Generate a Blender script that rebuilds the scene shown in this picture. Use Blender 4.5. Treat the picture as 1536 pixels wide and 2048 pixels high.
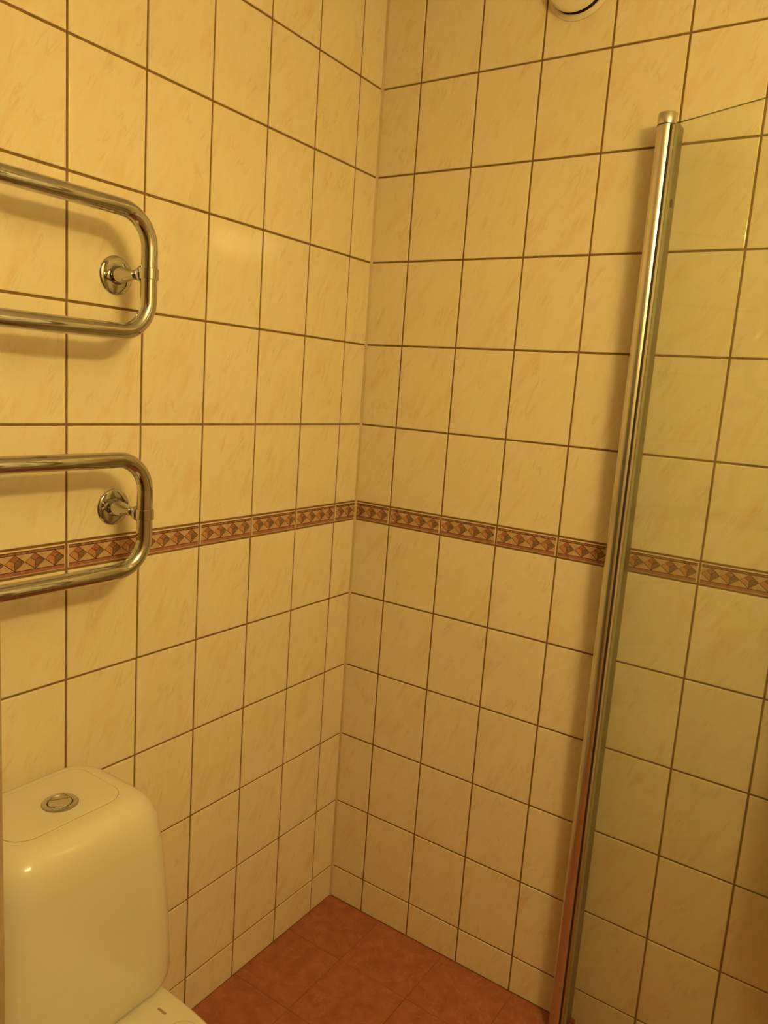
import bpy, bmesh, math, random
from mathutils import Vector, Matrix

random.seed(7)
scene = bpy.context.scene
for o in list(bpy.data.objects):
    bpy.data.objects.remove(o, do_unlink=True)
COL = scene.collection

# ------------------------------------------------------------------ camera
CAM = Vector((1.1505, -1.6061, 1.4559))
YAW, PITCH, ROLL, FPX = 0.5829, -0.1639, 0.0716, 1511.74
fwd = Vector((-math.sin(YAW) * math.cos(PITCH), math.cos(YAW) * math.cos(PITCH), math.sin(PITCH)))
rgt = Vector((math.cos(YAW), math.sin(YAW), 0))
upv = rgt.cross(fwd)
r2 = rgt * math.cos(ROLL) + upv * math.sin(ROLL)
u2 = -rgt * math.sin(ROLL) + upv * math.cos(ROLL)
cd = bpy.data.cameras.new('camera')
cd.sensor_fit = 'VERTICAL'
cd.sensor_height = 24.0
cd.lens = FPX * 24.0 / 2048.0
cd.clip_start = 0.01
cam = bpy.data.objects.new('camera', cd)
COL.objects.link(cam)
cam.matrix_world = Matrix(((r2.x, u2.x, -fwd.x, CAM.x), (r2.y, u2.y, -fwd.y, CAM.y),
                           (r2.z, u2.z, -fwd.z, CAM.z), (0, 0, 0, 1)))
scene.camera = cam

# ------------------------------------------------------------------ world, exposure, lamp settings
world = bpy.data.worlds.new('world')
scene.world = world
world.use_nodes = True
world.node_tree.nodes['Background'].inputs[0].default_value = (1.0, 0.6, 0.2, 1)   # dim hallway beyond the door
world.node_tree.nodes['Background'].inputs[1].default_value = 0.04
scene.view_settings.view_transform = 'Standard'
scene.view_settings.look = 'None'
scene.view_settings.gamma = 1.0
scene.view_settings.use_curve_mapping = False
scene.view_settings.exposure = 0.0
LAMP_COL = (1.0, 0.765, 0.255)
LAMP_STRENGTH = 77.0
LAMP_POS = (1.60, -1.12, 2.08)

# ------------------------------------------------------------------ sizes taken from the tile grid
TW, TH = 0.1512, 0.2020          # tile pitch
GROUT = 0.0042
BOT = 0.0955                     # cut bottom row
BORD = 0.0480                    # border pitch
WL1, WR1 = 0.0887, 0.1085        # cut tiles at the corner
CEIL = 2.3705
XR, YF = 1.70, -2.30             # right wall, front wall


# ------------------------------------------------------------------ material helpers
def mat(name, col=(.8, .8, .8), rough=.5, metal=0.0, spec=.5, coat=0.0):
    m = bpy.data.materials.new(name)
    m.use_nodes = True
    b = m.node_tree.nodes['Principled BSDF']
    b.inputs['Base Color'].default_value = (*col, 1)
    b.inputs['Roughness'].default_value = rough
    b.inputs['Metallic'].default_value = metal
    b.inputs['Specular IOR Level'].default_value = spec
    b.inputs['Coat Weight'].default_value = coat
    return m


class NT:
    def __init__(s, m):
        s.t = m.node_tree
        s.b = s.t.nodes.get('Principled BSDF')

    def n(s, kind, **kw):
        nd = s.t.nodes.new(kind)
        for k, v in kw.items():
            if isinstance(k, str) and hasattr(nd, k):
                setattr(nd, k, v)
        return nd

    def l(s, a, b):
        s.t.links.new(a, b)

    def ramp(s, fac, stops):
        r = s.t.nodes.new('ShaderNodeValToRGB')
        e = r.color_ramp.elements
        while len(e) < len(stops):
            e.new(0.5)
        for el, (p, c) in zip(e, stops):
            el.position = p
            el.color = (*c, 1)
        s.l(fac, r.inputs[0])
        return r.outputs[0]

    def mix(s, fac, a, b, mode='MIX'):
        x = s.t.nodes.new('ShaderNodeMix')
        x.data_type = 'RGBA'
        x.blend_type = mode
        for i, v in ((0, fac), (6, a), (7, b)):
            if isinstance(v, (int, float)):
                x.inputs[i].default_value = v
            elif isinstance(v, tuple):
                x.inputs[i].default_value = (*v, 1)
            else:
                s.l(v, x.inputs[i])
        return x.outputs[2]


def tile_material():
    m = mat('cream_marbled_ceramic', (.8, .7, .5), .075, spec=.5)
    g = NT(m)
    tc = g.n('ShaderNodeTexCoord')
    oi = g.n('ShaderNodeObjectInfo')
    sc = g.n('ShaderNodeVectorMath', operation='SCALE')
    cmb = g.n('ShaderNodeCombineXYZ')
    g.l(oi.outputs['Random'], cmb.inputs[0])
    g.l(oi.outputs['Random'], cmb.inputs[1])
    g.l(oi.outputs['Random'], cmb.inputs[2])
    g.l(cmb.outputs[0], sc.inputs[0])
    sc.inputs['Scale'].default_value = 37.0
    ad = g.n('ShaderNodeVectorMath', operation='ADD')
    g.l(tc.outputs['Object'], ad.inputs[0])
    g.l(sc.outputs[0], ad.inputs[1])
    mp = g.n('ShaderNodeMapping')
    mp.inputs['Rotation'].default_value = (0, 0, math.radians(26))
    g.l(ad.outputs[0], mp.inputs[0])
    mp2 = g.n('ShaderNodeMapping')
    mp2.inputs['Scale'].default_value = (26, 8, 1)
    g.l(mp.outputs[0], mp2.inputs[0])
    cloud = g.n('ShaderNodeTexNoise')
    cloud.inputs['Scale'].default_value = 1.0
    cloud.inputs['Detail'].default_value = 3
    cloud.inputs['Roughness'].default_value = .6
    cloud.inputs['Distortion'].default_value = .4
    g.l(mp2.outputs[0], cloud.inputs['Vector'])
    base = g.ramp(cloud.outputs['Fac'], [(.28, (.82, .685, .475)), (.50, (.84, .735, .55)), (.74, (.80, .635, .415))])
    mp3 = g.n('ShaderNodeMapping')
    mp3.inputs['Scale'].default_value = (30, 5.5, 1)
    mp3.inputs['Location'].default_value = (5, 9, 2)
    g.l(mp.outputs[0], mp3.inputs[0])
    vein = g.n('ShaderNodeTexNoise')
    vein.inputs['Scale'].default_value = 1.1
    vein.inputs['Detail'].default_value = 3
    vein.inputs['Roughness'].default_value = .62
    vein.inputs['Distortion'].default_value = .9
    g.l(mp3.outputs[0], vein.inputs['Vector'])
    vfac = g.ramp(vein.outputs['Fac'], [(.462, (0, 0, 0)), (.492, (1, 1, 1)), (.522, (0, 0, 0))])
    mask = g.n('ShaderNodeTexNoise')
    mask.inputs['Scale'].default_value = 22
    mask.inputs['Detail'].default_value = 0
    g.l(ad.outputs[0], mask.inputs['Vector'])
    mk = g.ramp(mask.outputs['Fac'], [(.47, (0, 0, 0)), (.68, (.36, .36, .36))])
    f = g.mix(1.0, vfac, mk, 'MULTIPLY')
    col = g.mix(f, base, (.62, .48, .28))
    g.l(col, g.b.inputs['Base Color'])
    return m


def noisy(name, c1, c2, scale, rough, spec=.5, detail=2, bump=0.0, stretch=(1, 1, 1), metal=0.0, rnd=True):
    m = mat(name, c1, rough, metal, spec)
    g = NT(m)
    tc = g.n('ShaderNodeTexCoord')
    v = tc.outputs['Object']
    if rnd:
        oi = g.n('ShaderNodeObjectInfo')
        sc = g.n('ShaderNodeMath', operation='MULTIPLY')
        sc.inputs[1].default_value = 31.0
        g.l(oi.outputs['Random'], sc.inputs[0])
        ad = g.n('ShaderNodeVectorMath', operation='ADD')
        g.l(v, ad.inputs[0])
        g.l(sc.outputs[0], ad.inputs[1])
        v = ad.outputs[0]
    mp = g.n('ShaderNodeMapping')
    mp.inputs['Scale'].default_value = stretch
    g.l(v, mp.inputs[0])
    nz = g.n('ShaderNodeTexNoise')
    nz.inputs['Scale'].default_value = scale
    nz.inputs['Detail'].default_value = detail
    g.l(mp.outputs[0], nz.inputs['Vector'])
    g.l(g.ramp(nz.outputs['Fac'], [(.32, c1), (.68, c2)]), g.b.inputs['Base Color'])
    if bump:
        bp = g.n('ShaderNodeBump')
        bp.inputs['Strength'].default_value = bump
        bp.inputs['Distance'].default_value = .002
        g.l(nz.outputs['Fac'], bp.inputs['Height'])
        g.l(bp.outputs[0], g.b.inputs['Normal'])
    return m


def floor_material():
    m = noisy('red_mottled_floor_tile', (.315, .090, .056), (.40, .132, .080), 34, .42, .3, 5, .10)
    g = NT(m)
    old = g.b.inputs['Base Color'].links[0].from_socket
    tc = g.n('ShaderNodeTexCoord')
    oi = g.n('ShaderNodeObjectInfo')
    ad = g.n('ShaderNodeVectorMath', operation='ADD')
    ml = g.n('ShaderNodeMath', operation='MULTIPLY')
    ml.inputs[1].default_value = 19
    g.l(oi.outputs['Random'], ml.inputs[0])
    g.l(tc.outputs['Object'], ad.inputs[0])
    g.l(ml.outputs[0], ad.inputs[1])
    v = g.n('ShaderNodeTexNoise')
    v.inputs['Scale'].default_value = 14
    v.inputs['Detail'].default_value = 5
    v.inputs['Distortion'].default_value = 1.5
    g.l(ad.outputs[0], v.inputs['Vector'])
    f = g.ramp(v.outputs['Fac'], [(.485, (0, 0, 0)), (.50, (.28, .28, .28)), (.515, (0, 0, 0))])
    g.l(g.mix(f, old, (.56, .28, .17)), g.b.inputs['Base Color'])
    return m


def shell_material():
    """tiles on the walls that the photograph does not show"""
    m = mat('cream_tiled_wall', (.8, .7, .5), .2, spec=.35)
    g = NT(m)
    tc = g.n('ShaderNodeTexCoord')
    sp = g.n('ShaderNodeSeparateXYZ')
    g.l(tc.outputs['Object'], sp.inputs[0])
    s = g.n('ShaderNodeMath', operation='ADD')
    g.l(sp.outputs[0], s.inputs[0])
    g.l(sp.outputs[1], s.inputs[1])
    cb = g.n('ShaderNodeCombineXYZ')
    g.l(s.outputs[0], cb.inputs[0])
    g.l(sp.outputs[2], cb.inputs[1])
    br = g.n('ShaderNodeTexBrick')
    br.offset = 0.0
    br.inputs['Color1'].default_value = (.82, .70, .51, 1)
    br.inputs['Color2'].default_value = (.81, .68, .49, 1)
    br.inputs['Mortar'].default_value = (.30, .20, .10, 1)
    br.inputs['Scale'].default_value = 1
    br.inputs['Mortar Size'].default_value = .0018
    br.inputs['Brick Width'].default_value = TW
    br.inputs['Row Height'].default_value = TH
    g.l(cb.outputs[0], br.inputs['Vector'])
    g.l(br.outputs['Color'], g.b.inputs['Base Color'])
    return m


def glass_material():
    m = bpy.data.materials.new('greenish_shower_glass')
    m.use_nodes = True
    t = m.node_tree
    t.nodes.clear()
    out = t.nodes.new('ShaderNodeOutputMaterial')
    tr = t.nodes.new('ShaderNodeBsdfTransparent')
    tr.inputs[0].default_value = (.972, .982, .950, 1)
    gl = t.nodes.new('ShaderNodeBsdfGlossy')
    gl.inputs['Roughness'].default_value = .03
    gl.inputs['Color'].default_value = (.9, .95, .88, 1)
    lw = t.nodes.new('ShaderNodeLayerWeight')      # Schlick reflectance, the same from both sides of the pane
    lw.inputs[0].default_value = .5
    pw = t.nodes.new('ShaderNodeMath')
    pw.operation = 'POWER'
    pw.inputs[1].default_value = 5.0
    ma = t.nodes.new('ShaderNodeMath')
    ma.operation = 'MULTIPLY_ADD'
    ma.inputs[1].default_value = .96
    ma.inputs[2].default_value = .04
    t.links.new(lw.outputs['Facing'], pw.inputs[0])
    t.links.new(pw.outputs[0], ma.inputs[0])
    mx = t.nodes.new('ShaderNodeMixShader')
    t.links.new(ma.outputs[0], mx.inputs[0])
    t.links.new(tr.outputs[0], mx.inputs[1])
    t.links.new(gl.outputs[0], mx.inputs[2])
    # limescale film: a thin uneven diffuse veil
    df = t.nodes.new('ShaderNodeBsdfDiffuse')
    df.inputs[0].default_value = (.72, .74, .60, 1)
    tc = t.nodes.new('ShaderNodeTexCoord')
    nz = t.nodes.new('ShaderNodeTexNoise')
    nz.inputs['Scale'].default_value = 3
    mr = t.nodes.new('ShaderNodeMapRange')
    mr.inputs[3].default_value = .008
    mr.inputs[4].default_value = .028
    t.links.new(tc.outputs['Object'], nz.inputs['Vector'])
    t.links.new(nz.outputs['Fac'], mr.inputs[0])
    m2 = t.nodes.new('ShaderNodeMixShader')
    t.links.new(mr.outputs[0], m2.inputs[0])
    t.links.new(mx.outputs[0], m2.inputs[1])
    t.links.new(df.outputs[0], m2.inputs[2])
    t.links.new(m2.outputs[0], out.inputs[0])
    return m


M = dict(
    tile=tile_material(),
    grout=noisy('brown_grout', (.205, .11, .042), (.275, .155, .065), 60, .9, .2, rnd=False),
    seal=noisy('tan_silicone', (.55, .42, .24), (.60, .46, .27), 40, .5, .4, rnd=False),
    floor=floor_material(),
    floor_grout=noisy('dark_floor_grout', (.22, .07, .04), (.28, .09, .05), 50, .8, .2, rnd=False),
    shell=shell_material(),
    ceiling=noisy('white_ceiling_paint', (.80, .77, .70), (.84, .81, .74), 20, .8, .2, rnd=False),
    porcelain=noisy('white_porcelain', (.70, .63, .50), (.715, .645, .515), 6, .09, .5, rnd=False),
    seat=noisy('white_seat_plastic', (.74, .675, .545), (.75, .685, .555), 6, .2, .5, rnd=False),
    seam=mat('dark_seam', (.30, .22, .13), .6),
    joint=mat('grey_joint', (.42, .36, .26), .6),
    chrome=noisy('chrome', (.55, .54, .53), (.58, .57, .56), 12, .045, metal=1.0, rnd=False),
    alu=noisy('brushed_aluminium', (.66, .65, .62), (.72, .71, .68), 30, .27, metal=1.0, rnd=False, stretch=(1, 1, .02)),
    alu_dull=noisy('dull_aluminium', (.22, .20, .145), (.26, .235, .17), 30, .36, metal=.7, rnd=False, stretch=(1, 1, .02)),
    dark=mat('black_rubber', (.035, .022, .015), .5),
    hole=mat('black_opening', (.02, .012, .01), .6),
    glass=glass_material(),
    glass_edge=mat('green_glass_edge', (.16, .17, .06), .15),
    pvc=mat('grey_pvc_seal', (.30, .27, .16), .35),
    foot_block=mat('red_brown_matt', (.28, .07, .04), .4),
    white=noisy('white_plastic', (.80, .72, .56), (.82, .74, .58), 8, .3, rnd=False),
    wood=noisy('tan_painted_door', (.25, .18, .10), (.29, .21, .12), 5, .4, rnd=False, stretch=(8, 8, 1)),
    towel=noisy('white_terry_cloth', (.72, .68, .60), (.80, .76, .68), 220, .95, .1, bump=.6, rnd=False),
    b_edge=mat('border_pale_pink_glaze', (.74, .54, .41), .16, spec=.35),
    b_bg=noisy('border_tan_glaze', (.50, .325, .20), (.60, .40, .255), 130, .16, .35),
    b_top=noisy('border_rust_glaze', (.31, .115, .075), (.41, .18, .11), 160, .16, .35),
    b_left=noisy('border_orange_glaze', (.46, .21, .105), (.56, .28, .14), 160, .16, .35),
    b_right=noisy('border_umber_glaze', (.15, .085, .058), (.30, .17, .11), 260, .16, .35),
    b_line=mat('border_dark_line', (.08, .026, .018), .2, spec=.35),
    b_mott=noisy('border_mottled_brown', (.12, .05, .035), (.44, .23, .16), 210, .16, .35),
    b_band=noisy('border_pink_brown_band', (.33, .125, .09), (.41, .175, .125), 120, .16, .35),
)

em = bpy.data.materials.new('opal_lamp_diffuser')
em.use_nodes = True
_b = em.node_tree.nodes['Principled BSDF']
_b.inputs['Base Color'].default_value = (.8, .8, .8, 1)
_b.inputs['Emission Color'].default_value = (*LAMP_COL, 1)
_b.inputs['Emission Strength'].default_value = LAMP_STRENGTH
M['lamp'] = em


# ------------------------------------------------------------------ object helpers
def link(name, me, parent=None, mats=()):
    o = bpy.data.objects.new(name, me)
    COL.objects.link(o)
    for m in mats:
        if m.name not in [x.name for x in me.materials if x]:
            me.materials.append(m)
    if parent:
        o.parent = parent
    return o


def mesh(name, verts, faces, mats=(), smooth=False, mi=None):
    me = bpy.data.meshes.new(name)
    me.from_pydata([tuple(v) for v in verts], [], faces)
    for m in mats:
        me.materials.append(m)
    if mi:
        me.polygons.foreach_set('material_index', mi)
    if smooth:
        me.polygons.foreach_set('use_smooth', [True] * len(me.polygons))
    me.update()
    return me


def fix_normals(me):
    bm = bmesh.new()
    bm.from_mesh(me)
    bmesh.ops.recalc_face_normals(bm, faces=bm.faces)
    bm.to_mesh(me)
    bm.free()
    return me


def empty(name, loc, label, cat, group=None):
    o = bpy.data.objects.new(name, None)
    COL.objects.link(o)
    o.location = loc
    o.empty_display_size = .05
    tag(o, label, cat, group)
    return o


def tag(o, label=None, cat=None, group=None, kind=None):
    if label:
        o['label'] = label
    if cat:
        o['category'] = cat
    if group:
        o['group'] = group
    if kind:
        o['kind'] = kind
    return o


def box_mesh(name, lo, hi, m, bevel=0.0, seg=2):
    bm = bmesh.new()
    bmesh.ops.create_cube(bm, size=1)
    for v in bm.verts:
        v.co = Vector([lo[i] + (v.co[i] + .5) * (hi[i] - lo[i]) for i in range(3)])
    if bevel:
        bmesh.ops.bevel(bm, geom=list(bm.edges), offset=bevel, segments=seg, profile=.5, affect='EDGES')
    me = bpy.data.meshes.new(name)
    bm.to_mesh(me)
    bm.free()
    me.materials.append(m)
    return me


def merge(name, metas, m):
    """several boxes (lo, hi) of one solid thing into one mesh"""
    V, F = [], []
    for lo, hi in metas:
        b = len(V)
        V += [(x, y, z) for x in (lo[0], hi[0]) for y in (lo[1], hi[1]) for z in (lo[2], hi[2])]
        F += [tuple(b + i for i in f) for f in ((0, 1, 3, 2), (4, 6, 7, 5), (0, 4, 5, 1), (2, 3, 7, 6), (0, 2, 6, 4), (1, 5, 7, 3))]
    return fix_normals(mesh(name, V, F, [m]))


def lathe(name, prof, m, axis='x', n=40, smooth=True, sharp=None):
    """prof: list of (radius, height along axis)"""
    V, F = [], []
    for r, h in prof:
        for k in range(n):
            a = 2 * math.pi * k / n
            c, s = r * math.cos(a), r * math.sin(a)
            V.append({'x': (h, c, s), 'y': (c, h, s), 'z': (c, s, h)}[axis])
    L = len(prof)
    for i in range(L - 1):
        for k in range(n):
            k2 = (k + 1) % n
            F.append((i * n + k, i * n + k2, (i + 1) * n + k2, (i + 1) * n + k))
    F.append(tuple(range(n)))
    F.append(tuple((L - 1) * n + k for k in range(n)))
    me = fix_normals(mesh(name, V, F, [m], smooth))
    if smooth:
        me.set_sharp_from_angle(angle=math.radians(35))
    return me


def sweep(name, path, rad, m, n=24, cap=True):
    pts = [Vector(p) for p in path]
    V, F = [], []
    t0 = (pts[1] - pts[0]).normalized()
    ref = Vector((1, 0, 0)) if abs(t0.x) < .9 else Vector((0, 0, 1))
    nrm = (ref - t0 * ref.dot(t0)).normalized()
    for i, p in enumerate(pts):
        t = (pts[min(i + 1, len(pts) - 1)] - pts[max(i - 1, 0)]).normalized()
        nrm = (nrm - t * nrm.dot(t)).normalized()
        b = t.cross(nrm)
        for k in range(n):
            a = 2 * math.pi * k / n
            V.append(p + (nrm * math.cos(a) + b * math.sin(a)) * rad)
    for i in range(len(pts) - 1):
        for k in range(n):
            k2 = (k + 1) % n
            F.append((i * n + k, i * n + k2, (i + 1) * n + k2, (i + 1) * n + k))
    if cap:
        F.append(tuple(range(n)))
        F.append(tuple((len(pts) - 1) * n + k for k in range(n)))
    me = fix_normals(mesh(name, V, F, [m], True))
    me.set_sharp_from_angle(angle=math.radians(40))
    return me


def arc(cx, cz, r, a0, a1, n=14):
    return [(cx + r * math.cos(a0 + (a1 - a0) * i / n), cz + r * math.sin(a0 + (a1 - a0) * i / n)) for i in range(n + 1)]


# ------------------------------------------------------------------ wall tiles
tile_cache = {}


def tile_mesh(w, h, m, key='wall_tile'):
    k = (key, round(w, 5), round(h, 5), m.name)
    if k in tile_cache:
        return tile_cache[k]
    V, F = [], []
    rings = [(0, -.0045), (0, -.0012), (.0005, -.0004), (.0017, 0)]
    for ins, d in rings:
        V += [(-w / 2 + ins, -h / 2 + ins, d), (w / 2 - ins, -h / 2 + ins, d), (w / 2 - ins, h / 2 - ins, d), (-w / 2 + ins, h / 2 - ins, d)]
    for i in range(len(rings) - 1):
        for j in range(4):
            j2 = (j + 1) % 4
            F.append((i * 4 + j, i * 4 + j2, i * 4 + 4 + j2, i * 4 + 4 + j))
    b = (len(rings) - 1) * 4
    F.append((b, b + 1, b + 2, b + 3))
    F.append((3, 2, 1, 0))
    me = mesh(key, V, F, [m])
    tile_cache[k] = me
    return me


def clip(poly, lo, hi):
    for lim, sgn in ((lo, 1), (hi, -1)):
        out = []
        for i in range(len(poly)):
            a, b = poly[i - 1], poly[i]
            ia, ib = (a[0] - lim) * sgn >= 0, (b[0] - lim) * sgn >= 0
            if ia != ib:
                t = (lim - a[0]) / (b[0] - a[0])
                out.append((lim, a[1] + t * (b[1] - a[1])))
            if ib:
                out.append(b)
        poly = out
        if not poly:
            break
    return poly


FULLW = TW - GROUT


def border_mesh(u0, u1):
    """a border tile between u0 and u1 of the full printed tile; local x along the tile, y up, z out"""
    k = ('border', round(u0, 5), round(u1, 5))
    if k in tile_cache:
        return tile_cache[k]
    h = BORD - GROUT
    w = u1 - u0
    base = tile_mesh(w, h, M['b_edge'], 'border_tile')
    V = [v.co[:] for v in base.vertices]
    F = [tuple(p.vertices) for p in base.polygons]
    names = ['b_edge', 'b_bg', 'b_top', 'b_left', 'b_right', 'b_line', 'b_mott', 'b_band']
    MI = [0] * len(F)
    W = FULLW
    off = [0.00006]

    def put(poly, mname, lift):
        e = .0016
        poly = clip(poly, max(u0, 0) + (e if u0 > 1e-6 else .0015), u1 - (e if u1 < W - 1e-6 else .0015))
        if len(poly) < 3:
            return
        b = len(V)
        V.extend((p[0] - u0 - w / 2, p[1], .00005 + lift * .00004) for p in poly)
        ar = sum(poly[i - 1][0] * poly[i][1] - poly[i][0] * poly[i - 1][1] for i in range(len(poly)))
        idx = list(range(b, b + len(poly)))
        F.append(tuple(idx if ar > 0 else idx[::-1]))
        MI.append(names.index(mname))

    def rect(x0, x1, f0, f1, mname, lift):    # f: fraction from the top edge
        y0, y1 = h / 2 - f1 * h, h / 2 - f0 * h
        put([(x0, y0), (x1, y0), (x1, y1), (x0, y1)], mname, lift)

    def line(a, b, wd, lift=5):
        d = Vector((b[0] - a[0], b[1] - a[1])).normalized()
        nn = Vector((-d.y, d.x)) * wd / 2
        put([(a[0] + nn.x, a[1] + nn.y), (a[0] - nn.x, a[1] - nn.y), (b[0] - nn.x, b[1] - nn.y), (b[0] + nn.x, b[1] + nn.y)], 'b_line', lift)

    mg = .0020
    rect(mg, W - mg, .045, .965, 'b_bg', 1)
    rect(mg, W - mg, .055, .180, 'b_line', 2)
    rect(mg + .001, W - mg - .001, .080, .152, 'b_mott', 3)
    rect(mg, W - mg, .790, .820, 'b_line', 2)
    rect(mg, W - mg, .820, .945, 'b_band', 3)
    hw, hh = .0172, .0136
    cy = h / 2 - .480 * h
    for i in range(4):
        cx = mg + .0180 + i * (W - 2 * mg - 2 * .0180) / 3
        T, B, L, R = (cx, cy + hh), (cx, cy - hh), (cx - hw, cy), (cx + hw, cy)
        ml, mr, mc = (cx - .52 * hw, cy + .48 * hh), (cx + .52 * hw, cy + .48 * hh), (cx, cy + .06 * hh)
        put([T, ml, mc, mr], 'b_top', 4)
        put([ml, L, B, mc], 'b_left', 4)
        put([mr, mc, B, R], 'b_right', 4)
        line(L, B, .0012)
        line(B, R, .0008)
        line(mc, B, .0009)
        line(ml, mc, .0008)
        line(mc, mr, .0008)
        line(T, R, .0011)
        line(T, L, .0007)
    me = mesh('border_tile', V, F, [M[n] for n in names], mi=MI)
    tile_cache[k] = me
    return me


# horizontal joints from the floor up
rows = [(0.0005, BOT)] + [(BOT + i * TH, BOT + (i + 1) * TH) for i in range(5)]
zb = BOT + 5 * TH
border_row = (zb, zb + BORD)
rows += [(zb + BORD + i * TH, zb + BORD + (i + 1) * TH) for i in range(6)]
GREC = .0022     # grout sits this far behind the glazed face


def tiled_wall(root, first, ncol, length, place):
    """place(d, z) -> matrix for a tile centre at distance d from the corner; d grows away from the corner"""
    g = GROUT / 2
    cols = [(0.0032, first)] + [(first + i * TW, min(first + (i + 1) * TW, length)) for i in range(ncol)]
    for ci, (d0, d1) in enumerate(cols):
        a0 = d0 if ci == 0 else d0 + g
        a1 = d1 - g
        w = a1 - a0
        if w < .02:
            continue
        for (z0, z1) in rows:
            b0 = z0 + (g if z0 > .01 else 0)
            b1 = z1 - g
            o = link('wall_tile', tile_mesh(w, b1 - b0, M['tile']), root)
            o.matrix_world = place((a0 + a1) / 2, (b0 + b1) / 2)
        z0, z1 = border_row
        if abs(w - FULLW) < 1e-4:
            u0, u1 = 0, FULLW
        elif ci == 0:     # cut at the corner
            u0, u1 = (0, w) if root.name == 'wall_left' else (FULLW - w, FULLW)
        else:
            u0, u1 = (0, w) if root.name != 'wall_left' else (FULLW - w, FULLW)
        o = link('border_tile', border_mesh(u0, u1), root)
        o.matrix_world = place((a0 + a1) / 2, (z0 + z1) / 2)


def place_left(d, z):
    # local x -> +Y (left to right as seen), local y -> +Z, local z -> +X (out of the wall)
    j = random.uniform(-.0003, .0003)
    t = [random.uniform(-.0016, .0016) for _ in range(2)]
    m = Matrix(((0, 0, 1, j), (1, 0, 0, -d), (0, 1, 0, z), (0, 0, 0, 1)))
    return m @ Matrix.Rotation(t[0], 4, 'X') @ Matrix.Rotation(t[1], 4, 'Y')


def place_back(d, z):
    # local x -> +X, local y -> +Z, local z -> -Y
    j = random.uniform(-.0003, .0003)
    t = [random.uniform(-.0016, .0016) for _ in range(2)]
    m = Matrix(((1, 0, 0, d), (0, 0, -1, -j), (0, 1, 0, z), (0, 0, 0, 1)))
    return m @ Matrix.Rotation(t[0], 4, 'X') @ Matrix.Rotation(t[1], 4, 'Y')


wall_left = link('wall_left', merge('wall_left', [((-.12, YF, 0), (-GREC, .12, CEIL))], M['grout']))
tag(wall_left, 'cream marbled wall tiles on the left of the corner behind the towel rail', kind='structure')
wall_back = link('wall_back', merge('wall_back', [((-GREC, GREC, 0), (XR + .1, .12, CEIL))], M['grout']))
tag(wall_back, 'cream marbled wall tiles right of the corner behind the shower glass', kind='structure')
tiled_wall(wall_left, WL1, 15, 2.297, place_left)
tiled_wall(wall_back, WR1, 11, 1.697, place_back)

# silicone joint in the corner
cs = mesh('trim_1', [(-.002, -.0036, 0), (.0002, -.0036, 0), (.0036, -.0002, 0), (.0036, .002, 0), (-.002, .002, 0),
                     (-.002, -.0036, CEIL), (.0002, -.0036, CEIL), (.0036, -.0002, CEIL), (.0036, .002, CEIL), (-.002, .002, CEIL)],
          [(0, 1, 6, 5), (1, 2, 7, 6), (2, 3, 8, 7), (3, 4, 9, 8), (4, 0, 5, 9), (4, 3, 2, 1, 0), (5, 6, 7, 8, 9)], [M['seal']])
fix_normals(cs)
tag(link('trim_1', cs), 'tan silicone joint running up the corner between the two walls', kind='structure')

# floor with its 20 cm tiles
floor = link('floor', merge('floor', [((-.12, YF, -.12), (XR + .1, .12, -.0009))], M['floor_grout']))
tag(floor, 'red brown mottled floor tiles with thin joints', kind='structure')
xs = [0.0003] + [.174 + .2 * k for k in range(8)] + [XR]
ys = [-0.0003] + [-.182 - .2 * k for k in range(11)] + [YF]
for i in range(len(xs) - 1):
    for j in range(len(ys) - 1):
        gx = .0008
        x0, x1 = xs[i] + gx, xs[i + 1] - gx
        y1, y0 = ys[j] - gx, ys[j + 1] + gx
        if x1 - x0 < .01 or y1 - y0 < .01:
            continue
        k = ('ft', round(x1 - x0, 4), round(y1 - y0, 4))
        if k not in tile_cache:
            w, h = x1 - x0, y1 - y0
            V, F = [], []
            for ins, d in [(0, -.004), (0, -.0004), (.0006, 0)]:
                V += [(-w / 2 + ins, -h / 2 + ins, d), (w / 2 - ins, -h / 2 + ins, d), (w / 2 - ins, h / 2 - ins, d), (-w / 2 + ins, h / 2 - ins, d)]
            for a in range(2):
                for b in range(4):
                    b2 = (b + 1) % 4
                    F.append((a * 4 + b, a * 4 + b2, a * 4 + 4 + b2, a * 4 + 4 + b))
            F += [(8, 9, 10, 11), (3, 2, 1, 0)]
            tile_cache[k] = mesh('floor_tile', V, F, [M['floor']])
        o = link('floor_tile', tile_cache[k], floor)
        o.location = ((x0 + x1) / 2, (y0 + y1) / 2, random.uniform(-.0002, .0002))

ceiling = link('ceiling', merge('ceiling', [((-.12, YF - .12, CEIL), (XR + .12, .12, CEIL + .1))], M['ceiling']))
tag(ceiling, 'white painted ceiling above the tiled walls', kind='structure')
wall_right = link('wall_right', merge('wall_right', [((XR, YF, 0), (XR + .12, 0, CEIL))], M['shell']))
tag(wall_right, 'tiled wall on the right that carries the lamp', kind='structure')
# front wall with the doorway
DX0, DX1, DZ = .745, 1.545, 2.05
wall_front = link('wall_front', merge('wall_front', [((-.12, YF - .12, 0), (DX0, YF, CEIL)), ((DX1, YF - .12, 0), (XR + .12, YF, CEIL)),
                                                     ((DX0, YF - .12, DZ), (DX1, YF, CEIL))], M['shell']))
tag(wall_front, 'tiled wall with the doorway behind the viewer', kind='structure')
trim = link('trim_2', merge('trim_2', [((DX0, YF - .13, 0), (DX0 + .03, YF + .012, DZ)), ((DX1 - .03, YF - .13, 0), (DX1, YF + .012, DZ)),
                                       ((DX0, YF - .13, DZ - .03), (DX1, YF + .012, DZ))], M['wood']))
tag(trim, 'tan door frame in the doorway', kind='structure')
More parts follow.
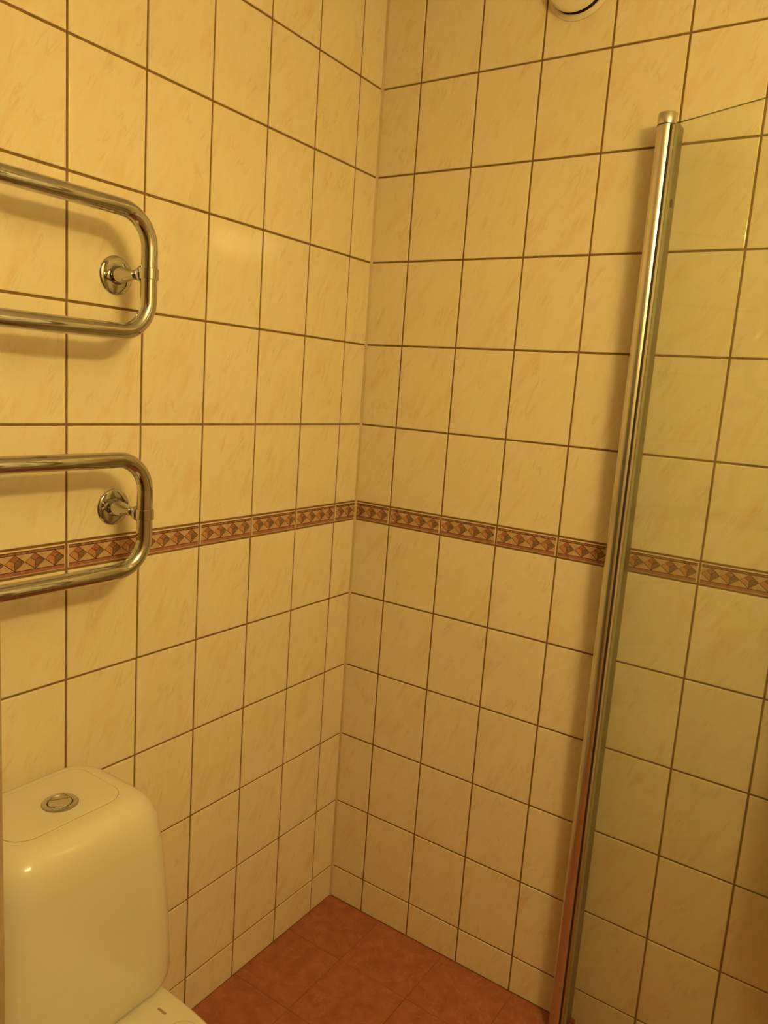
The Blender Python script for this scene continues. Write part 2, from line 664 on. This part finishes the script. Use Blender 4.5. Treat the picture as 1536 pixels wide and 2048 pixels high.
# door leaf standing open at the left edge of the view
door = link('door_1', box_mesh('door_1', (.680, YF + .012, .012), (.720, -1.365, 2.02), M['wood'], .0012))
tag(door, 'tan door leaf standing open at the left edge of the view', kind='structure')
hd = link('door_handle', sweep('door_handle', [(.72, -1.43, 1.02), (.765, -1.43, 1.02)] +
                               [(.765 + .012 * math.sin(a), -1.442 + .012 * math.cos(a), 1.02) for a in (.4, .8, 1.2, 1.57)] +
                               [(.777, -1.55, 1.02)], .009, M['chrome'], 14), door)


# ------------------------------------------------------------------ towel rail
rail = empty('towel_rail', (0, -.98, 1.0), 'chrome tubular towel rail with looping bars on the left wall above the toilet', 'towel rail')


def child(name, me, parent, label=None):
    """link a mesh given in world coordinates under a root that only has a location"""
    o = link(name, me, parent)
    r = parent
    off = Vector((0, 0, 0))
    while r is not None:
        off += r.location
        r = r.parent
    o.location = -off
    if label:
        o['label'] = label
    return o


def sub(name, me, parent, label=None):
    """sub-part of a part that was itself placed with child(): both share world-coordinate meshes"""
    o = link(name, me, parent)
    if label:
        o['label'] = label
    return o


RX, RT = .088, .0134
yR, yL, BR = -.7522, -1.26, .056
z1, z2, z3, z4 = 1.7065, 1.5140, 1.3045, 1.1120
pth = [(-1.24, z1)]
pth += [(-1.0, z1)] + arc(yR - BR, z1 - BR, BR, math.pi / 2, 0)
pth += arc(yR - BR, z2 + BR, BR, 0, -math.pi / 2)
pth += arc(yL + BR, z2 - BR, BR, math.pi / 2, math.pi)
pth += arc(yL + BR, z3 + BR, BR, math.pi, 3 * math.pi / 2)
pth += arc(yR - BR, z3 - BR, BR, math.pi / 2, 0)
pth += arc(yR - BR, z4 + BR, BR, 0, -math.pi / 2)
pth += [(-1.0, z4), (-1.24, z4)]
child('pipe', sweep('pipe', [(RX, a, b) for a, b in pth], RT, M['chrome'], 32), rail)
for z in (z1, z4):
    ec = child('end_cap', lathe('end_cap', [(RT + .001, 0), (RT + .001, .010), (RT - .003, .013)], M['chrome'], 'y', 24), rail)
    ec.location += Vector((RX, -1.24 - .010, z))

for yb, zbk in ((-.7522, 1.6120), (-.7522, 1.2070), (-1.2, z1), (-1.2, z4)):
    br = child('bracket', lathe('bracket', [(.0165, .0035), (.0160, .007), (.0145, .016), (.0120, .028), (.0092, .040), (.0078, .049),
                                             (.0074, .052), (.0080, .054), (.0095, .058), (.0122, .066), (.0150, RX - .016),
                                             (.0152, RX - .010), (.012, RX - .006)], M['chrome'], 'x', 32), rail)
    br.location += Vector((0, yb, zbk))
    ro = link('rosette', lathe('rosette', [(.0325, 0), (.0328, .0012), (.0320, .0028), (.0300, .0040), (.0240, .0048), (.0175, .0054), (.010, .0056)],
                               M['chrome'], 'x', 48), br)
    vert = yb > -1.1
    cl = link('clamp_ring', lathe('clamp_ring', [(RT + .0002, -.0090), (RT + .0018, -.0089), (RT + .0024, -.0083), (RT + .0024, .0083), (RT + .0018, .0089), (RT + .0002, .0090)],
                                  M['chrome'], 'z' if vert else 'y', 36), br)
    cl.location = (RX, 0, 0)
    for sg in (-1, 1):
        sc = link('screw', lathe('screw', [(.0038, 0), (.0036, .0016), (.0022, .0024)], M['chrome'], 'x', 14), br)
        sc.location = (.0044, sg * .0235, -.001)


# ------------------------------------------------------------------ toilet
TY = -.967
toilet = empty('toilet', (.16, TY, 0), 'white porcelain toilet with rounded cistern against the left wall', 'toilet')


def rrect(w, xb, xf, rf, rb, n=10):
    """closed ring (x, y-offset): back edge x=xb, front x=xf, half width w, front/back corner radii"""
    pts = []
    for (cx, cy, r, a0) in ((xf - rf, w - rf, rf, 0), (xb + rb, w - rb, rb, math.pi / 2),
                            (xb + rb, -w + rb, rb, math.pi), (xf - rf, -w + rf, rf, 1.5 * math.pi)):
        for i in range(n + 1):
            a = a0 + math.pi / 2 * i / n
            pts.append((cx + r * math.cos(a), cy + r * math.sin(a)))
    return pts


def loft(name, sections, m, top=True, bottom=True, sharp=45):
    V, F = [], []
    n = len(sections[0][1])
    for z, ring in sections:
        V += [(x, TY + y, z if not callable(z) else z(x, y)) for x, y in ring]
    for i in range(len(sections) - 1):
        for k in range(n):
            k2 = (k + 1) % n
            F.append((i * n + k, i * n + k2, (i + 1) * n + k2, (i + 1) * n + k))
    if bottom:
        F.append(tuple(range(n)))
    if top:
        F.append(tuple((len(sections) - 1) * n + k for k in range(n)))
    me = fix_normals(mesh(name, V, F, [m], True))
    me.set_sharp_from_angle(angle=math.radians(sharp))
    return me


def interp(tab, z):
    for (a, b) in zip(tab, tab[1:]):
        if a[0] <= z <= b[0]:
            t = (z - a[0]) / (b[0] - a[0])
            t = t * t * (3 - 2 * t) if False else t
            return [p + (q - p) * t for p, q in zip(a[1:], b[1:])]
    return list(tab[-1][1:])


# z: half width, back x, front x, front radius, back radius
ctab = [
    (.4085, .1755, .030, .2475, .058, .02), (.4120, .1780, .026, .2510, .058, .02), (.4180, .1792, .022, .2550, .060, .02), (.4270, .1796, .020, .2585, .060, .02),
    (.4420, .1794, .020, .2612, .060, .02), (.4780, .1770, .020, .2620, .060, .02), (.5360, .1730, .020, .2620, .060, .02), (.5800, .1690, .021, .2615, .060, .02),
    (.6360, .1625, .022, .2610, .060, .022), (.6860, .1560, .024, .2600, .060, .026), (.7150, .1505, .027, .2585, .060, .030), (.7350, .1450, .031, .2555, .058, .034),
    (.7480, .1395, .035, .2515, .056, .038), (.7570, .1345, .040, .2465, .053, .042), (.7645, .1280, .046, .2400, .050, .045), (.7700, .1205, .052, .2325, .047, .046),
    (.7735, .1125, .059, .2245, .043, .045), (.7752, .1040, .066, .2165, .040, .042)]
cistern = child('cistern', loft('cistern', [(r[0], rrect(*r[1:])) for r in ctab], M['porcelain'], sharp=60), toilet)
# lid seated in the top, a dark hairline seam around it
child('lid_seam', loft('lid_seam', [(.7745, rrect(.0962, .0720, .2082, .0360, .024)), (.7753, rrect(.0962, .0720, .2082, .0360, .024))], M['seam']), toilet)
child('cistern_lid', loft('cistern_lid', [(.7742, rrect(.0954, .0728, .2074, .0355, .024)), (.7758, rrect(.0954, .0728, .2074, .0355, .024)),
                                          (.7764, rrect(.0945, .0737, .2065, .035, .023)), (.7767, rrect(.0920, .0760, .2040, .034, .022))], M['porcelain'], sharp=50), toilet)
# flush button
BX, BY, BZ = .154, -.957, .7767
fb = child('flush_button', lathe('flush_button', [(.0262, -.001), (.0266, .0010), (.0262, .0024), (.0245, .0032), (.0200, .0028), (.0188, .0016), (.0186, .0004)], M['chrome'], 'z', 48), toilet)
fb.location += Vector((BX, BY, BZ))
pl = link('push_plate', lathe('push_plate', [(.0178, -.001), (.0178, .0020), (.0168, .0029), (.0120, .0024), (.004, .0020)], M['chrome'], 'z', 40), fb)
gp = link('button_gap', lathe('button_gap', [(.0188, .0001), (.0188, .0009)], M['hole'], 'z', 40), fb)
link('rim_shade_ring', lathe('rim_shade_ring', [(.0276, -.0004), (.0276, .0004)], M['seam'], 'z', 48), fb)  # dark ring standing in for the shade line around the button rim
# raised emboss on the ring front (short worn lettering strokes)
for k in range(5):
    a = math.radians(-62 + k * 13)
    st = link('embossed_mark', box_mesh('embossed_mark', (-.0016, -.0007, .0028), (.0016, .0007, .0037), M['chrome'], .0003), fb)
    st.location = (.0222 * math.cos(a), .0222 * math.sin(a), 0)
    st.rotation_euler = (0, 0, a + .5)

# bowl: deck behind the seat, then the oval rim, tapering to the foot
DZK = .407


def bowl_ring(w, xb, xf, n=44):
    """D shape: straight back part, elliptical front"""
    xm = xb + .30 * (xf - xb)
    pts = []
    for i in range(n):
        a = -math.pi / 2 + math.pi * i / (n - 1)
        pts.append((xm + (xf - xm) * math.cos(a), w * math.sin(a)))
    rb = min(.03, w * .3)
    for i in range(9):
        a = math.pi / 2 + math.pi / 2 * i / 8
        pts.append((xb + rb + rb * math.cos(a), w - rb + rb * math.sin(a)))
    for i in range(9):
        a = math.pi + math.pi / 2 * i / 8
        pts.append((xb + rb + rb * math.cos(a), -w + rb + rb * math.sin(a)))
    return pts


bs = [(.0, .110, .05, .52), (.02, .112, .05, .525), (.06, .104, .05, .50), (.14, .104, .045, .50), (.22, .118, .04, .56), (.30, .146, .03, .64),
      (.35, .152, .03, .672), (.382, .1540, .03, .682), (.395, .1525, .03, .680), (.403, .1490, .033, .675), (DZK, .1425, .038, .667)]
child('bowl', loft('bowl', [(z, bowl_ring(w, a, b)) for z, w, a, b in bs], M['porcelain'], sharp=60), toilet)
# seat and lid, starting just in front of the cistern deck


def seat_ring(w, xb, xf):
    return [(x, y) for x, y in bowl_ring(w, xb, xf)]


child('seat_ring', loft('seat_ring', [(DZK + .0005, seat_ring(.116, .330, .650)), (DZK + .002, seat_ring(.120, .326, .654)), (DZK + .004, seat_ring(.120, .326, .654)),
                                      (DZK + .005, seat_ring(.118, .328, .652))], M['seat'], sharp=60), toilet)
child('seat_lid', loft('seat_lid', [(DZK + .0052, seat_ring(.118, .328, .652)), (DZK + .007, seat_ring(.122, .324, .656)), (DZK + .009, seat_ring(.121, .325, .655)),
                                    (DZK + .011, seat_ring(.116, .330, .650)), (DZK + .012, seat_ring(.106, .341, .638))], M['seat'], sharp=60), toilet)
for sg in (-1, 1):
    h = child('hinge', lathe('hinge', [(.0095, -.006), (.0098, .010), (.0085, .014), (.004, .0155)], M['seat'], 'z', 24), toilet)
    h.location += Vector((.312, TY + sg * .050, DZK - .004))
# small drain slot moulded in the deck beside the hinge
child('deck_slot', box_mesh('deck_slot', (.276, TY + .108, DZK - .004), (.296, TY + .113, DZK + .0004), M['seam'], .0012), toilet)
child('tank_joint', loft('tank_joint', [(DZK - .002, rrect(.1735, .031, .2455, .056, .02)), (DZK + .0024, rrect(.1735, .031, .2455, .056, .02))], M['joint']), toilet)

# ------------------------------------------------------------------ shower door leaf
PX, PY = .7045, -.0500
ANG = math.radians(22.5)
DV = Vector((math.cos(ANG), -math.sin(ANG), 0))      # along the glass, away from the hinge
NV = Vector((math.sin(ANG), math.cos(ANG), 0))       # towards the back wall
shower = empty('shower_door', (PX, PY, 0), 'hinged clear glass shower door with aluminium hinge post on the back wall', 'shower door')
ZT = 1.982


def slab(name, s0, s1, t0, t1, z0, z1, m, m_side=None, start=None):
    """box along the glass direction: s along, t across (towards the wall), z up"""
    V = []
    P0 = Vector((PX, PY, 0)) if start is None else start
    for s in (s0, s1):
        for t in (t0, t1):
            for z in (z0, z1):
                V.append(P0 + DV * s + NV * t + Vector((0, 0, z)))
    F = [(0, 1, 3, 2), (4, 6, 7, 5), (0, 4, 5, 1), (2, 3, 7, 6), (0, 2, 6, 4), (1, 5, 7, 3)]
    me = mesh(name, V, F, [m] + ([m_side] if m_side else []))
    if m_side:
        me.polygons.foreach_set('material_index', [1, 1, 0, 0, 1, 1])
    return fix_normals(me)


wp = child('wall_profile', box_mesh('wall_profile', (.6885, -.044, .004), (.7240, -.0006, 1.990), M['alu_dull'], .0015), shower)
for zz in (1.846,):
    s = sub('screw', lathe('screw', [(.0090, 0), (.0088, .0008), (.0050, .0010)], M['hole'], 'x', 20), wp)
    s.location = (.7238, -.026, zz)
# hinge post: round front with flutes
RP = .0170


def post_profile():
    pts = []
    N = 72
    for i in range(N):
        a = 2 * math.pi * i / N
        r = RP
        # two shallow grooves on the side facing the room and the glass
        for g0, gw, gd in ((math.radians(-50), .06, .0022), (math.radians(-92), .035, .0007), (math.radians(-128), .035, .0007)):
            da = (a - g0 + math.pi) % (2 * math.pi) - math.pi
            if abs(da) < gw:
                r -= gd * (1 - (da / gw) ** 2)
        pts.append((PX + r * math.cos(a), PY + r * math.sin(a)))
    return pts


pp = post_profile()
n = len(pp)
V = [(x, y, .004) for x, y in pp] + [(x, y, 1.9815) for x, y in pp]
F = [(k, (k + 1) % n, n + (k + 1) % n, n + k) for k in range(n)] + [tuple(range(n)), tuple(n + k for k in range(n))]
me = fix_normals(mesh('hinge_post', V, F, [M['alu']], True))
me.set_sharp_from_angle(angle=math.radians(38))
hp = child('hinge_post', me, shower)
cap = sub('end_cap', lathe('end_cap', [(RP - .001, 1.9818), (RP - .001, 1.9826), (RP + .0009, 1.9828), (RP + .0011, 1.9840), (RP + .0011, 2.0022), (RP + .0004, 2.0034), (RP - .004, 2.0040)], M['alu'], 'z', 48), hp)
cap.location = (PX, PY, 0)
capline = sub('cap_joint', lathe('cap_joint', [(RP + .0004, 1.9808), (RP + .0004, 1.9828)], M['dark'], 'z', 48), hp)
capline.location = (PX, PY, 0)
child('gasket', slab('gasket', .0130, .0168, -.0078, -.0050, .006, 1.980, M['dark']), shower)
child('glass_clamp', slab('glass_clamp', .0160, .0232, -.0060, .0045, .006, ZT - .003, M['alu']), shower)
child('glass_pane', slab('glass_pane', .0236, .700, -.0030, .0030, .012, ZT, M['glass'], M['glass_edge']), shower)
child('edge_seal', slab('edge_seal', .0232, .0246, -.0036, .0036, .006, ZT - .001, M['pvc']), shower)
child('bottom_seal', slab('bottom_seal', .032, .700, -.0025, .0025, .002, .012, M['pvc']), shower)
child('handle_profile', slab('handle_profile', .700, .720, -.010, .010, .008, ZT + .004, M['alu']), shower)
child('red_brown_block', box_mesh('red_brown_block', (.7255, -.020, 0), (.7365, -.006, .024), M['foot_block'], .001), shower)  # small red-brown block beside the foot of the wall profile

# ------------------------------------------------------------------ ventilation valve high on the back wall
vent = empty('ventilation_valve', (.4822, -.0003, 2.2985), 'round white ventilation valve high on the back wall at the top edge', 'air vent')

def ring_lathe(name, prof, m, n=72):
    """open ring: closed profile loop of (radius, y)"""
    V, F = [], []
    L = len(prof)
    for r, h in prof:
        for k in range(n):
            a = 2 * math.pi * k / n
            V.append((r * math.cos(a), h, r * math.sin(a)))
    for i in range(L):
        i2 = (i + 1) % L
        for k in range(n):
            k2 = (k + 1) % n
            F.append((i * n + k, i * n + k2, i2 * n + k2, i2 * n + k))
    me = fix_normals(mesh(name, V, F, [m], True))
    me.set_sharp_from_angle(angle=math.radians(40))
    return me


link('frame_ring', ring_lathe('frame_ring', [(.0715, -.0002), (.0715, -.0018), (.0700, -.0030), (.0660, -.0050), (.0640, -.0075), (.0620, -.0075), (.0620, -.0002)], M['white']), vent)
link('dark_throat', lathe('dark_throat', [(.0618, -.0004), (.0618, -.0012)], M['hole'], 'y', 48), vent)
link('spindle', lathe('spindle', [(.006, -.001), (.006, -.018)], M['white'], 'y', 16), vent)
link('valve_disc', lathe('valve_disc', [(.045, -.0165), (.0620, -.0190), (.0634, -.0205), (.0626, -.0225), (.0585, -.0260), (.0500, -.0295), (.0330, -.0325), (.0120, -.0338), (.002, -.034)], M['white'], 'y', 72), vent)

# ------------------------------------------------------------------ lamp on the right wall (outside the frame)
lamp = empty('wall_lamp', (XR, LAMP_POS[1], LAMP_POS[2]), 'long white wall lamp with glowing diffuser on the right wall', 'lamp')
LL = .170
link('lamp_base', box_mesh('lamp_base', (-.055, -LL - .01, -.04), (-.0005, LL + .01, .04), M['white'], .004), lamp)
dm = box_mesh('diffuser', (-.200, -LL, -.031), (-.056, LL, .031), M['lamp'], .012, 1)      # opal box, glows to the front and at both ends
link('diffuser', dm, lamp)
for sg in (-1, 1):
    link('clip', box_mesh('clip', (-.075, sg * .15 - .008, -.034), (-.05, sg * .15 + .008, .034), M['white'], .002), lamp)

# ------------------------------------------------------------------ towel added out of view on the door leaf to shade the wall
V, F = [], []
S0, S1, NS = .490, .665, 26
prof = [(-.012, 0.70)] + [(-.012, .70 + i * .125) for i in range(1, 11)] + [(-.011, ZT - .004), (-.006, ZT + .006), (0, ZT + .009), (.006, ZT + .006), (.011, ZT - .004)] + [(.012, 1.95 - i * .125) for i in range(12)]
prof2 = [(t + (-.006 if t < 0 else .006), z) for t, z in prof]
P0 = Vector((PX, PY, 0))
for layer, pr_ in enumerate((prof, prof2)):
    for i in range(NS + 1):
        s = S0 + (S1 - S0) * i / NS
        for (t, z) in pr_:
            wv = .006 * math.sin(s * 70 + z * 2.0) * max(0, min(1, (1.95 - z) * 2))
            sg = 1 if t > 0 else -1
            V.append(P0 + DV * (s + .006 * math.sin(z * 7)) + NV * (t + sg * (wv + .006) * (1 if z < 1.9 else 0)) + Vector((0, 0, z + (.004 if layer and abs(t) < .013 else 0))))
np_ = len(prof)
off = (NS + 1) * np_
for i in range(NS):
    for j in range(np_ - 1):
        a = i * np_ + j
        F.append((a, a + np_, a + np_ + 1, a + 1))
        F.append((off + a, off + a + 1, off + a + np_ + 1, off + a + np_))
for j in range(np_ - 1):
    F.append((j, j + 1, off + j + 1, off + j))
    b = NS * np_ + j
    F.append((b, off + b, off + b + 1, b + 1))
for i in range(NS):
    a = i * np_
    F.append((a, off + a, off + a + np_, a + np_))
    a = i * np_ + np_ - 1
    F.append((a, a + np_, off + a + np_, off + a))
tw = link('added_shade_towel', fix_normals(mesh('added_shade_towel', V, F, [M['towel']], True)))
tag(tw, 'pale terry towel added unseen over the outer end of the shower door to shade the wall', 'towel')
